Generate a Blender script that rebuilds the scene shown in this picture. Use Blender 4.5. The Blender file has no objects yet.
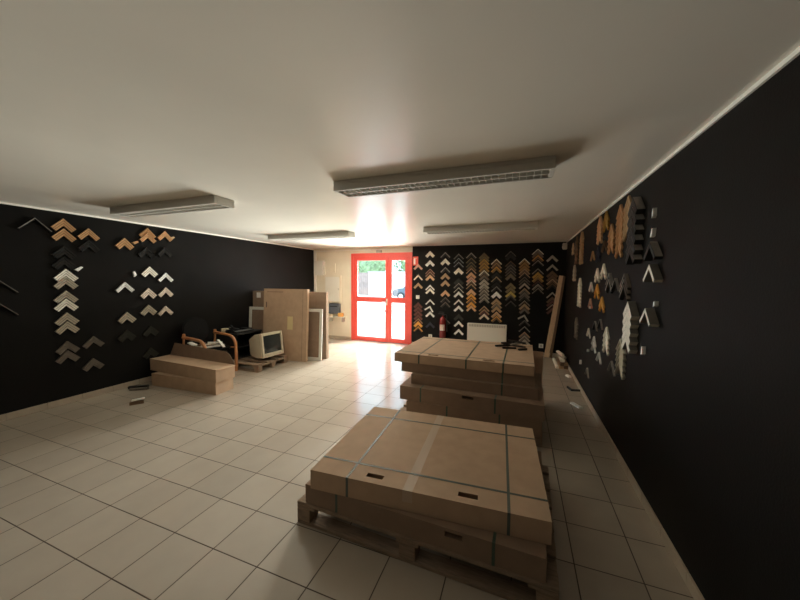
import bpy, bmesh, math, random
from mathutils import Vector, Matrix
R = math.radians
sc = bpy.context.scene
COL = sc.collection
random.seed(7)

# ---------------------------------------------------------------- camera
cam_d = bpy.data.cameras.new('camera')
cam_d.sensor_width = 36.0
cam_d.lens = 317.74 / 800 * 36
cam_d.clip_start = 0.02
cam = bpy.data.objects.new('camera', cam_d)
COL.objects.link(cam)
_y, _p, _r = 0.35983, 0.06349, 0.00868
F = Vector((-math.sin(_y), math.cos(_y), 0)); Rt = Vector((math.cos(_y), math.sin(_y), 0)); U = Vector((0, 0, 1))
F2 = F * math.cos(_p) - U * math.sin(_p); U2 = U * math.cos(_p) + F * math.sin(_p)
R2 = Rt * math.cos(_r) + U2 * math.sin(_r); U3 = U2 * math.cos(_r) - Rt * math.sin(_r)
cam.matrix_world = Matrix(((R2.x, U3.x, -F2.x, 0), (R2.y, U3.y, -F2.y, 0), (R2.z, U3.z, -F2.z, 1.627), (0, 0, 0, 1)))
sc.camera = cam

# ---------------------------------------------------------------- sky, sun, daylight, exposure
W = bpy.data.worlds.new('sky'); sc.world = W; W.use_nodes = True
bg = W.node_tree.nodes['Background']
bg.inputs[0].default_value = (0.55, 0.78, 1.0, 1); bg.inputs[1].default_value = 5.0
sun_d = bpy.data.lights.new('sun', 'SUN'); sun_d.energy = 5.5; sun_d.angle = R(0.6); sun_d.color = (1, .94, .84)
sun = bpy.data.objects.new('sun', sun_d); COL.objects.link(sun)
sun.rotation_euler = Vector((-.32, -.5, -1)).to_track_quat('-Z', 'Y').to_euler()
def area(name, loc, direction, sx, sy, power, color, glossy=False):
    d = bpy.data.lights.new(name, 'AREA'); d.shape = 'RECTANGLE'; d.size = sx; d.size_y = sy; d.energy = power; d.color = color
    o = bpy.data.objects.new(name, d); COL.objects.link(o); o.location = loc
    o.rotation_euler = Vector(direction).to_track_quat('-Z', 'Z').to_euler()
    o.visible_camera = False; o.visible_glossy = glossy
    return o
area('door_daylight', (-3.35, 8.05, 1.05), (0.05, -1, 0.12), 1.7, 2.0, 530, (1, .98, .925)).data.spread = R(105)
area('rear_fill', (-1.6, -2.9, 1.5), (0.1, 1, 0.0), 2.6, 1.3, 2, (1, .90, .80))  # faint warm fill added behind the camera; the rear wall has no window
sc.view_settings.view_transform = 'Standard'; sc.view_settings.look = 'None'
sc.view_settings.exposure = 0.14; sc.view_settings.gamma = 1; sc.view_settings.use_curve_mapping = False
sc.cycles.max_bounces = 12; sc.cycles.diffuse_bounces = 8; sc.cycles.transparent_max_bounces = 12
sc.cycles.caustics_reflective = False; sc.cycles.caustics_refractive = False
sc.cycles.sample_clamp_indirect = 6; sc.cycles.use_denoising = True

XL, XR, H, YB, YR = -5.411, 0.898, 2.451, 7.509, -3.0

# ---------------------------------------------------------------- helpers
def mat(name, color, rough=.6, metal=0, noise=0, nscale=20, bump=0, bscale=60, spec=.5, stretch=None, coat=0):
    m = bpy.data.materials.new(name); m.use_nodes = True
    nt = m.node_tree; b = nt.nodes['Principled BSDF']
    b.inputs['Base Color'].default_value = (*color, 1); b.inputs['Roughness'].default_value = rough
    b.inputs['Metallic'].default_value = metal; b.inputs['Specular IOR Level'].default_value = spec
    if coat: b.inputs['Coat Weight'].default_value = coat; b.inputs['Coat Roughness'].default_value = .2
    tc = nt.nodes.new('ShaderNodeTexCoord'); mp = nt.nodes.new('ShaderNodeMapping')
    nt.links.new(tc.outputs['Object'], mp.inputs[0])
    if stretch: mp.inputs['Scale'].default_value = stretch
    if noise:
        n = nt.nodes.new('ShaderNodeTexNoise'); n.inputs['Scale'].default_value = nscale; n.inputs['Detail'].default_value = 4
        nt.links.new(mp.outputs[0], n.inputs['Vector'])
        cr = nt.nodes.new('ShaderNodeValToRGB'); e = cr.color_ramp.elements
        e[0].position = .3; e[1].position = .7
        e[0].color = (*[c * (1 - noise) for c in color], 1); e[1].color = (*[min(1, c * (1 + noise)) for c in color], 1)
        nt.links.new(n.outputs['Fac'], cr.inputs[0]); nt.links.new(cr.outputs[0], b.inputs['Base Color'])
    if bump:
        n2 = nt.nodes.new('ShaderNodeTexNoise'); n2.inputs['Scale'].default_value = bscale; n2.inputs['Detail'].default_value = 3
        nt.links.new(mp.outputs[0], n2.inputs['Vector'])
        bp = nt.nodes.new('ShaderNodeBump'); bp.inputs['Strength'].default_value = bump; bp.inputs['Distance'].default_value = .01
        nt.links.new(n2.outputs['Fac'], bp.inputs['Height']); nt.links.new(bp.outputs[0], b.inputs['Normal'])
    return m

class MB:
    def __init__(s): s.v = []; s.f = []
    def add(s, vs, fs):
        n = len(s.v); s.v += [tuple(v) for v in vs]; s.f += [tuple(i + n for i in f) for f in fs]
        return s
    def box(s, x0, x1, y0, y1, z0, z1, M=None):
        vs = [Vector((x, y, z)) for x in (x0, x1) for y in (y0, y1) for z in (z0, z1)]
        if M is not None: vs = [M @ v for v in vs]
        return s.add(vs, [(0, 1, 3, 2), (4, 6, 7, 5), (0, 4, 5, 1), (2, 3, 7, 6), (0, 2, 6, 4), (1, 5, 7, 3)])
    def prism(s, poly, a0, a1, f):
        # poly of 2D points, extruded between parameters a0, a1; f(p, q, a) -> xyz
        n = len(poly)
        vs = [f(p, q, a0) for p, q in poly] + [f(p, q, a1) for p, q in poly]
        return s.add(vs, [tuple(range(n))[::-1], tuple(range(n, 2 * n))] + [(i, (i + 1) % n, n + (i + 1) % n, n + i) for i in range(n)])
    def tube(s, pts, r, n=10, cap=True):
        pts = [Vector(p) for p in pts]; rs = r if isinstance(r, (list, tuple)) else [r] * len(pts)
        vs = []; up = None
        for i, p in enumerate(pts):
            d = (pts[min(i + 1, len(pts) - 1)] - pts[max(i - 1, 0)]).normalized()
            if up is None: up = d.orthogonal().normalized()
            a = (up - d * up.dot(d)).normalized(); b = d.cross(a); up = a
            vs += [p + (a * math.cos(2 * math.pi * k / n) + b * math.sin(2 * math.pi * k / n)) * rs[i] for k in range(n)]
        fs = [(i * n + k, i * n + (k + 1) % n, (i + 1) * n + (k + 1) % n, (i + 1) * n + k) for i in range(len(pts) - 1) for k in range(n)]
        if cap: fs += [tuple(range(n))[::-1], tuple((len(pts) - 1) * n + k for k in range(n))]
        return s.add(vs, fs)
    def lathe(s, prof, c=(0, 0, 0), n=20):
        vs = []; m = len(prof)
        for k in range(n):
            a = 2 * math.pi * k / n
            vs += [(c[0] + r * math.cos(a), c[1] + r * math.sin(a), c[2] + z) for r, z in prof]
        fs = [(k * m + i, ((k + 1) % n) * m + i, ((k + 1) % n) * m + i + 1, k * m + i + 1) for k in range(n) for i in range(m - 1)]
        fs += [tuple(k * m for k in range(n))[::-1], tuple(k * m + m - 1 for k in range(n))]
        return s.add(vs, fs)
    def mesh(s, name, bevel=0, smooth=False):
        me = bpy.data.meshes.new(name); me.from_pydata(s.v, [], s.f)
        bm = bmesh.new(); bm.from_mesh(me)
        bmesh.ops.recalc_face_normals(bm, faces=bm.faces)
        if bevel: bmesh.ops.bevel(bm, geom=[e for e in bm.edges if e.calc_face_angle(0) > .5], offset=bevel, segments=2, affect='EDGES', clamp_overlap=True)
        bm.to_mesh(me); bm.free()
        if smooth:
            for p in me.polygons: p.use_smooth = True
            try: me.set_sharp_from_angle(angle=R(35))
            except Exception: pass
        return me
    def build(s, name, m, parent=None, bevel=0, smooth=False, loc=None, rz=0):
        me = s.mesh(name, bevel, smooth); me.materials.append(m)
        o = bpy.data.objects.new(name, me); COL.objects.link(o)
        if parent: o.parent = parent
        if loc is not None: o.location = loc
        if rz: o.rotation_euler.z = rz
        return o

def empty(name, loc=(0, 0, 0), rz=0, rot=None):
    o = bpy.data.objects.new(name, None); COL.objects.link(o); o.location = loc
    o.rotation_euler = rot if rot else (0, 0, rz); o.empty_display_size = .05
    return o
def tag(o, label, cat, group=None):
    o['label'] = label; o['category'] = cat
    if group: o['group'] = group
    return o
def struct(o, label=None):
    o['kind'] = 'structure'
    if label: o['label'] = label
    return o

# ---------------------------------------------------------------- materials
M = {}
M['black_paint'] = mat('black_wall_paint', (.0085, .008, .0075), .6, noise=.15, nscale=3, bump=.1, bscale=90, spec=.17)
M['cream_wall'] = mat('cream_wall_paint', (.80, .74, .60), .7, noise=.03, nscale=4, bump=.1)
M['ceiling'] = mat('ceiling_paint', (.78, .735, .65), .27, noise=.02, nscale=2, bump=.03, bscale=12, spec=.6)
M['skirt'] = mat('skirting_tile', (.50, .43, .34), .35, noise=.06, nscale=8)
M['white_trim'] = mat('white_trim', (.85, .82, .75), .6)
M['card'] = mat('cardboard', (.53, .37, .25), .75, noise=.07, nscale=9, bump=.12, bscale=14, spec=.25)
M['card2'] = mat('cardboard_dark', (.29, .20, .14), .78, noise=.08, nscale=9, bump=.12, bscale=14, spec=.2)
M['tape'] = mat('packing_tape', (.55, .42, .31), .45, spec=.5)
M['strap'] = mat('grey_strap', (.11, .13, .115), .25)
M['strap_green'] = mat('green_strap', (.06, .10, .07), .4)
M['wood'] = mat('pallet_wood', (.30, .215, .15), .8, noise=.25, nscale=6, bump=.3, bscale=30, stretch=(2, 14, 14))
M['plank'] = mat('plank_wood', (.66, .48, .31), .6, noise=.15, nscale=5, stretch=(14, 14, 2))
M['plank_dark'] = mat('plank_dark_wood', (.20, .12, .07), .6, noise=.2, nscale=5, stretch=(14, 14, 2))
M['bent'] = mat('bentwood_varnished', (.50, .22, .09), .3, noise=.12, nscale=12, coat=.4)
M['black_fabric'] = mat('black_fabric', (.01, .01, .0105), .95, bump=.3, bscale=200, spec=.15)
M['black_plastic'] = mat('black_plastic', (.018, .018, .02), .4)
M['crt'] = mat('beige_plastic', (.66, .60, .46), .45, noise=.03, nscale=8)
M['crt_glass'] = mat('dark_screen_glass', (.03, .035, .035), .08, spec=.7)
M['lamp_body'] = mat('lamp_housing', (.64, .62, .57), .5)
M['lamp_louvre'] = mat('louvre_aluminium', (.74, .72, .66), .4, metal=.15)
M['tube'] = mat('fluorescent_tube_off', (.75, .75, .72), .3)
M['red'] = mat('red_door_paint', (.82, .10, .08), .35, noise=.03)
M['metal'] = mat('brushed_metal', (.55, .55, .54), .3, metal=1)
M['white_plastic'] = mat('white_plastic', (.80, .78, .70), .4)
M['grille'] = mat('heater_grille', (.45, .43, .37), .5)
M['ext_red'] = mat('extinguisher_red', (.20, .018, .018), .25, coat=.5)
M['ext_black'] = mat('hose_rubber', (.02, .02, .02), .5)
M['paper'] = mat('paper_label', (.75, .62, .33), .6)
M['sign_red'] = mat('sign_red', (.75, .10, .07), .4)
M['sign_white'] = mat('sign_white', (.85, .80, .75), .4)
M['cream_cloth'] = mat('cream_foam', (.70, .60, .42), .8)
M['concrete'] = mat('forecourt_concrete', (.62, .60, .56), .85, noise=.1, nscale=.8)
M['render_white'] = mat('white_render', (.85, .86, .88), .8, noise=.02)
M['fence_wood'] = mat('fence_panels', (.36, .25, .21), .8, noise=.2, nscale=2)
M['leaf'] = mat('hedge_leaves', (.26, .34, .17), .6, noise=.4, nscale=3)
M['car'] = mat('car_paint', (.08, .10, .12), .25, coat=.6)
M['car_glass'] = mat('car_glass', (.05, .08, .10), .05)
M['rubber'] = mat('tyre_rubber', (.02, .02, .02), .8)

# frame sample finishes
PAL = dict(cr=((.90, .86, .74), .5, 0, 'cream'), wh=((.93, .92, .87), .45, 0, 'white'), wp=((.86, .74, .62), .5, 0, 'pale pinkish'),
  pk=((.66, .38, .28), .5, 0, 'dusty pink'), pc=((.72, .45, .26), .45, 0, 'peach wood'), tn=((.50, .34, .19), .5, 0, 'tan wood'),
  dr=((.13, .045, .035), .5, 0, 'dark red'), ol=((.20, .16, .08), .5, 0, 'olive brown'), br=((.17, .10, .055), .5, 0, 'brown wood'),
  db=((.03, .035, .06), .5, 0, 'dark blue'), dk=((.012, .0115, .011), .5, 0, 'black'), dg=((.026, .028, .021), .5, 0, 'dark green'),
  gr=((.30, .28, .25), .4, 0, 'grey'), bg=((.32, .36, .38), .4, 0, 'blue grey'), sv=((.62, .58, .47), .38, .55, 'silver'),
  sg=((.48, .44, .37), .4, .2, 'silver grey'), tp=((.19, .16, .13), .5, 0, 'taupe'), gd=((.62, .38, .10), .35, .7, 'gold'),
  gb=((.32, .19, .07), .35, .3, 'antique gold'), cp=((.50, .28, .13), .45, .1, 'copper brown'), ye=((.50, .38, .10), .5, 0, 'mustard'),
  sd=((.78, .74, .63), .4, .2, 'silver'), ed=((.30, .25, .20), .4, .3, 'black edged'))
PAL['or'] = ((.78, .40, .08), .45, 0, 'orange wood')
FM = {k: mat('finish_' + k, v[0], v[1], v[2], noise=.1, nscale=30) for k, v in PAL.items()}
FM['sd_side'] = mat('finish_silver_side', (.20, .185, .16), .5, noise=.1)
FM['ed_side'] = mat('finish_black_side', (.02, .019, .018), .4)

# tiled floor
def floor_mat():
    m = bpy.data.materials.new('floor_tiles'); m.use_nodes = True; nt = m.node_tree; N = nt.nodes; L = nt.links
    b = N['Principled BSDF']; tc = N.new('ShaderNodeTexCoord'); sx = N.new('ShaderNodeSeparateXYZ'); L.new(tc.outputs['Object'], sx.inputs[0])
    T = .337
    def mth(op, a, c=None, d=None):
        n = N.new('ShaderNodeMath'); n.operation = op
        for i, q in enumerate((a, c, d)):
            if q is None: continue
            if isinstance(q, (int, float)): n.inputs[i].default_value = q
            else: L.new(q, n.inputs[i])
        return n.outputs[0]
    masks = []; ids = []
    for ax, off in (('X', -1.6797), ('Y', .9698)):
        u = mth('DIVIDE', mth('SUBTRACT', sx.outputs[ax], off), T)
        fr = mth('FRACT', u); ids.append(mth('FLOOR', u))
        e = mth('MINIMUM', fr, mth('SUBTRACT', 1.0, fr))
        mr = N.new('ShaderNodeMapRange'); mr.inputs[1].default_value = .007; mr.inputs[2].default_value = .012
        L.new(e, mr.inputs[0]); masks.append(mr.outputs[0])
    mask = mth('MINIMUM', *masks)
    cb = N.new('ShaderNodeCombineXYZ'); L.new(ids[0], cb.inputs[0]); L.new(ids[1], cb.inputs[1])
    wn = N.new('ShaderNodeTexWhiteNoise'); L.new(cb.outputs[0], wn.inputs['Vector'])
    ns = N.new('ShaderNodeTexNoise'); ns.inputs['Scale'].default_value = 5; ns.inputs['Detail'].default_value = 5; L.new(tc.outputs['Object'], ns.inputs['Vector'])
    v = mth('ADD', mth('MULTIPLY', wn.outputs['Value'], .09), mth('MULTIPLY', ns.outputs['Fac'], .16))
    v = mth('ADD', v, .85)
    tile = N.new('ShaderNodeVectorMath'); tile.operation = 'SCALE'; tile.inputs[0].default_value = (.475, .41, .335); L.new(v, tile.inputs['Scale'])
    mx = N.new('ShaderNodeMix'); mx.data_type = 'RGBA'; L.new(mask, mx.inputs[0])
    mx.inputs[6].default_value = (.085, .06, .042, 1); L.new(tile.outputs[0], mx.inputs[7]); L.new(mx.outputs[2], b.inputs['Base Color'])
    ro = N.new('ShaderNodeMapRange'); L.new(mask, ro.inputs[0]); ro.inputs[3].default_value = .8; ro.inputs[4].default_value = .19
    L.new(ro.outputs[0], b.inputs['Roughness'])
    bp = N.new('ShaderNodeBump'); bp.inputs['Strength'].default_value = .5; bp.inputs['Distance'].default_value = .003
    L.new(mth('ADD', mask, mth('MULTIPLY', ns.outputs['Fac'], .25)), bp.inputs['Height']); L.new(bp.outputs[0], b.inputs['Normal'])
    return m
M['floor'] = floor_mat()

# ---------------------------------------------------------------- room shell
t = .2
DX0, DX1, DZ = -4.219, -2.505, 2.309
struct(MB().box(XL - t, XR + t, YR - t, YB + t, -.1, 0).build('floor', M['floor']))
struct(MB().box(XL - t, XR + t, YR - t, YB + t, H, H + .2).build('ceiling', M['ceiling']))
struct(MB().box(XL - t, XL, YR - t, YB + t, 0, H).build('wall_left', M['black_paint']))
struct(MB().box(XR, XR + t, YR - t, YB + t, 0, H).build('wall_right', M['black_paint']))
b = MB(); b.box(XL, DX0, YB, YB + t, 0, H); b.box(DX0, DX1, YB, YB + t, DZ, H)
wb = struct(b.build('wall_back', M['cream_wall']))
struct(MB().box(DX1, XR, YB, YB + t, 0, H).build('wall_back_black', M['black_paint'], wb))
struct(MB().box(XL, XR, YR - t, YR, 0, H).build('wall_front', M['black_paint']))
# white strip left above the black paint
struct(MB().box(XL, XL + .012, YR, YB, H - .02, H).build('trim_1', M['white_trim']))
struct(MB().box(XR - .012, XR, YR, YB, H - .02, H).build('trim_2', M['white_trim']))
# skirting tiles
def skirting(name, x0, x1, y0, y1, ax):
    b = MB(); a0, a1 = (y0, y1) if ax == 'y' else (x0, x1)
    a = a0
    while a < a1 - .01:
        e = min(a + .334, a1)
        if ax == 'y': b.box(x0, x1, a, e, 0, .075)
        else: b.box(a, e, y0, y1, 0, .075)
        a += .337
    return struct(b.build(name, M['skirt'], bevel=.002))
skirting('baseboard_left', XL, XL + .012, YR, YB, 'y')
skirting('baseboard_right', XR - .012, XR, YR, YB, 'y')
skirting('baseboard_back', DX1 + .01, XR - .012, YB - .012, YB, 'x')
skirting('baseboard_back.001', XL + .012, DX0 - .01, YB - .012, YB, 'x')

# ---------------------------------------------------------------- red glazed door
door = struct(empty('door_1', (0, YB, 0)), 'red framed glazed entrance door with a wide and a narrow leaf')
def part_struct(o): o['kind'] = 'structure'; return o
b = MB(); y0, y1 = -.02, .08
b.box(DX0, DX0 + .07, y0, y1, 0, DZ); b.box(DX1 - .09, DX1, y0, y1, 0, DZ); b.box(DX0 + .07, DX1 - .09, y0, y1, DZ - .09, DZ)
part_struct(b.build('door_frame', M['red'], door, bevel=.004))
glass = bpy.data.materials.new('door_glass'); glass.use_nodes = True; nt = glass.node_tree
pb = nt.nodes['Principled BSDF']; out = nt.nodes['Material Output']
gl = nt.nodes.new('ShaderNodeBsdfGlossy'); gl.inputs['Roughness'].default_value = .02
tr = nt.nodes.new('ShaderNodeBsdfTransparent'); tr.inputs[0].default_value = (.95, .97, .96, 1)
mx = nt.nodes.new('ShaderNodeMixShader'); mx.inputs[0].default_value = .06
nt.links.new(tr.outputs[0], mx.inputs[1]); nt.links.new(gl.outputs[0], mx.inputs[2]); nt.links.new(mx.outputs[0], out.inputs[0]); nt.nodes.remove(pb)
def leaf(x0, x1, g0, g1):
    b = MB(); y0, y1 = -.01, .05
    b.box(x0, g0, y0, y1, .01, DZ - .09); b.box(g1, x1, y0, y1, .01, DZ - .09)
    for z0, z1 in ((.01, .116), (1.04, 1.172), (2.121, DZ - .09)): b.box(g0, g1, y0, y1, z0, z1)
    lf = part_struct(b.build('door_leaf', M['red'], door, bevel=.003))
    for z0, z1 in ((.116, 1.04), (1.172, 2.121)):
        part_struct(MB().box(g0 - .004, g1 + .004, .014, .022, z0 - .004, z1 + .004).build('glass_pane', glass, lf))
    return lf
lf = leaf(DX0 + .072, -3.14, -4.038, -3.224)
h = MB(); h.tube([(-3.185, -.01, 1.06), (-3.185, -.05, 1.06), (-3.30, -.05, 1.06)], .009); h.box(-3.205, -3.165, -.014, -.008, .97, 1.14)
part_struct(h.build('door_handle', M['metal'], lf, smooth=True))
leaf(-3.135, DX1 - .092, -3.052, -2.691)
tag(MB().box(-.07, .07, -.06, 0, -.03, .03).box(-.20, .04, -.08, -.065, .03, .036).build('door_closer', M['grille'], loc=(-3.40, YB, 2.35), bevel=.004), 'small grey door closer mounted just above the red door', 'door closer')

# ---------------------------------------------------------------- outside the door
struct(MB().box(-40, 30, YB + t, 60, -.25, -.05).build('ground_outside', M['concrete']))
struct(MB().box(DX0, DX1, YB, YB + t, -.1, 0).build('trim_3', M['concrete']))
b = MB()
for i in range(45):
    x = -26.0 + i * .25
    b.box(x, x + .235, 30.0, 30.03, .0, 2.35)
b.box(-26, -14.8, 30.03, 30.08, .4, .5); b.box(-26, -14.8, 30.03, 30.08, 1.7, 1.8)
fo = empty('fence'); b.build('board_panel', M['fence_wood'], fo)
for i in range(4): MB().box(-26 + i * 3.2, -25.9 + i * 3.2, 30.08, 30.18, -.05, 2.45).build('post', M['fence_wood'], fo)
tag(fo, 'pinkish brown board fence seen through the glass of the wide door leaf', 'fence')
so = empty('outbuilding')
MB().box(-14.5, 4, 29.4, 34, -.05, 2.35).build('wall', M['render_white'], so)
MB().box(-14.55, 4.2, 29.2, 34.2, 2.35, 2.47).build('roof', M['grille'], so)
b = MB()
for i in range(14): b.box(-10.5 + i * .25, -10.3 + i * .25, 29.36, 29.4, 0, 2.1)
b.build('shutter', M['white_plastic'], so)
tag(so, 'low white rendered outbuilding across the forecourt, seen through the glass door', 'building')
struct(MB().box(-25, 10, 15.2, 15.5, -.05, .05).build('kerb_outside', M['grille']))
def hedge(name, x, y, rx, rz, zc, seed, label):
    rnd = random.Random(seed); b = MB()
    for i in range(520):
        a = rnd.uniform(0, 2 * math.pi); u = rnd.uniform(-1, 1); rr = rnd.uniform(.75, 1.0)
        p = Vector((rx * rr * math.sqrt(1 - u * u) * math.cos(a), rx * .6 * rr * math.sqrt(1 - u * u) * math.sin(a), zc + rz * rr * u))
        d = Vector((rnd.uniform(-1, 1), rnd.uniform(-1, 1), rnd.uniform(-1, 1))).normalized() * .22
        e = d.orthogonal().normalized() * .12
        b.add([p - d, p + e, p + d, p - e], [(0, 1, 2, 3)])
    o = empty(name, (x, y, -.05)); b.build('foliage', M['leaf'], o)
    core = MB(); prof = [(0.01, zc - rz * .85)] + [(rx * .6 * math.sin(k * math.pi / 8), zc - rz * .85 * math.cos(k * math.pi / 8)) for k in range(1, 8)] + [(.01, zc + rz * .85)]
    core.lathe(prof, n=12); core.build('inner_foliage', M['leaf'], o, smooth=True)
    MB().tube([(0, 0, 0), (.05, .03, zc)], [.14, .08]).build('trunk', M['plank_dark'], o)
    tag(o, label, 'tree', 'trees across the forecourt')
for i, (x, y, rx, rz, zc, lb) in enumerate([(-18.2, 38, 3.2, 2.0, 3.6, 'yellow green tree above the brown fence, left in the door glass'), (-14.6, 44, 3.0, 2.0, 4.1, 'green tree above the spot where fence and outbuilding meet'),
        (-10.8, 38, 3.0, 2.0, 3.7, 'green tree above the outbuilding, behind the door mullion'), (-22.5, 44, 3.4, 2.2, 3.9, 'green tree at the far end of the brown fence'), (-6.8, 44, 3.0, 2.0, 3.9, 'green tree behind the outbuilding, beyond the narrow leaf')]):
    hedge('tree', x, y, rx, rz, zc, i, lb)
# parked car
car = tag(empty('car', (-7.9, 25.5, -.05)), 'dark blue hatchback parked outside, seen through the narrow door leaf', 'car')
prof = [(-2.05, .30), (-2.1, .62), (-1.95, .88), (-1.15, 1.0), (-.45, 1.42), (.95, 1.46), (1.75, 1.02), (1.98, .92), (2.0, .32)]
b = MB(); b.prism(prof, -.82, .82, lambda p, q, a: (p, a * (1 - .12 * max(0, q - .95) / .5), q)); body = b.build('body', M['car'], car, bevel=.04, smooth=True)
for s in (-1, 1):
    MB().prism([(-1.02, 1.0), (-.42, 1.36), (.25, 1.38), (.25, 1.0)], s * .80, s * .77, lambda p, q, a: (p, a, q)).build('side_window', M['car_glass'], car)
    MB().prism([(.32, 1.0), (.32, 1.38), (.92, 1.38), (1.5, 1.02)], s * .80, s * .77, lambda p, q, a: (p, a, q)).build('side_window', M['car_glass'], car)
    for x in (-1.3, 1.3):
        w = MB(); w.tube([(x, s * .70, .32), (x, s * .88, .32)], .32, 20); wo = w.build('wheel', M['rubber'], car, smooth=True)
        MB().tube([(x, s * .87, .32), (x, s * .89, .32)], .20, 16).build('hubcap', M['metal'], wo, smooth=True)
    MB().box(-2.08, -1.95, s * .5, s * .75, .68, .80).build('headlight', M['white_plastic'], car)
MB().prism([(-1.12, 1.02), (-1.09, 1.05), (-.47, 1.42), (-.5, 1.39)], -.68, .68, lambda p, q, a: (p - .03, a, q + .02)).build('windscreen', M['car_glass'], car)

# ---------------------------------------------------------------- frame corner samples
_cache = {}
def arm_mesh(side, w, d, L, key, fin, q0, q1, style):
    k = (side, round(w, 3), d, round(L, 3), fin, round(q0, 3), round(q1, 3), style)
    if k in _cache: return _cache[k]
    if style == 'lip': prof = [(q0, 0), (q0, d), (q1, d * .92), (q1, 0)]
    elif style == 'deep': prof = [(q0, 0), (q0, d), (q1, d), (q1, 0)]
    else:
        a = q1 - q0
        prof = [(q0, 0), (q0, d * .72), (q0 + a * .12, d), (q0 + a * .34, d), (q0 + a * .42, d * .70), (q0 + a * .66, d * .86), (q0 + a * .74, d * .6), (q0 + a * .94, d * .8), (q1, d * .7), (q1, 0)]
    c = math.sqrt(.5); b = MB(); n = len(prof); vs = []
    for end in (0, 1):
        for q, v in prof:
            l = L if end else q
            vs.append((side * (l * c - q * c), -v, -(l * c + q * c)))
    b.add(vs, [tuple(range(n)), tuple(range(n, 2 * n))[::-1]] + [(i, i + n, n + (i + 1) % n, (i + 1) % n) for i in range(n)])
    me = b.mesh('arm'); me.materials.append(FM[fin])
    if fin in ('sd', 'ed'):
        me.materials.append(FM[fin + '_side'])
        for p in me.polygons:
            # face of the moulding keeps the finish, the long outer and inner sides are the plain colour
            if abs(p.normal.y) < .5 and not (fin == 'sd' and abs(p.normal.x * side * c - p.normal.z * c) > .9): p.material_index = 1
    _cache[k] = me
    return me
def place(name, me, parent):
    o = bpy.data.objects.new(name, me); COL.objects.link(o); o.parent = parent; return o
def sample(loc, rz, w, d, half, fin, label, group, tilt=0, ridged=False):
    o = empty('frame_corner_sample', loc, rot=(0, tilt, rz)); tag(o, label, 'frame sample', group)
    L = half * math.sqrt(2)
    edge, inner = (fin.split('/') + [None])[:2] if '/' in fin else (fin, None)
    deep = edge in ('sd', 'ed')
    lip = .34
    if edge == 'ed': edge, inner, lip = 'gr', 'dk', .09
    for s in (-1, 1):
        if ridged and not inner:
            a = place('arm', arm_mesh(s, w, d * .6, L, 'a', {'cp': 'br', 'dk': 'dk', 'dg': 'dk'}.get(edge, 'tp'), 0, w, 'deep'), o)
            for q0, q1 in ((0, .27), (.36, .62), (.72, 1)): place('ridge', arm_mesh(s, w, d * (1 - q0 * .3), L, 'r', edge, w * q0, w * q1, 'lip'), a)
        elif inner:
            a = place('arm', arm_mesh(s, w, d, L, 'a', inner, w * lip, w, 'deep' if lip < .3 else 'm'), o)
            place('outer_edge', arm_mesh(s, w, d, L, 'e', edge, 0, w * lip, 'lip'), a)
        else:
            place('arm', arm_mesh(s, w, d, L, 'a', edge, 0, w, 'deep' if deep else 'm'), o)
    return o
def cname(f):
    if '/' in f:
        a, b_ = f.split('/')
        return PAL[a][3].replace(' ', '-') + '-edged ' + PAL[b_][3].replace(' ', '-')
    return PAL[f][3].replace(' ', '-')
ORD = 'top second third fourth fifth sixth seventh eighth ninth tenth eleventh twelfth thirteenth fourteenth fifteenth sixteenth seventeenth eighteenth nineteenth twentieth twenty-first'.split()
def nth(i): return 'topmost' if i == 0 else ORD[i] + ' down'
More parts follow.
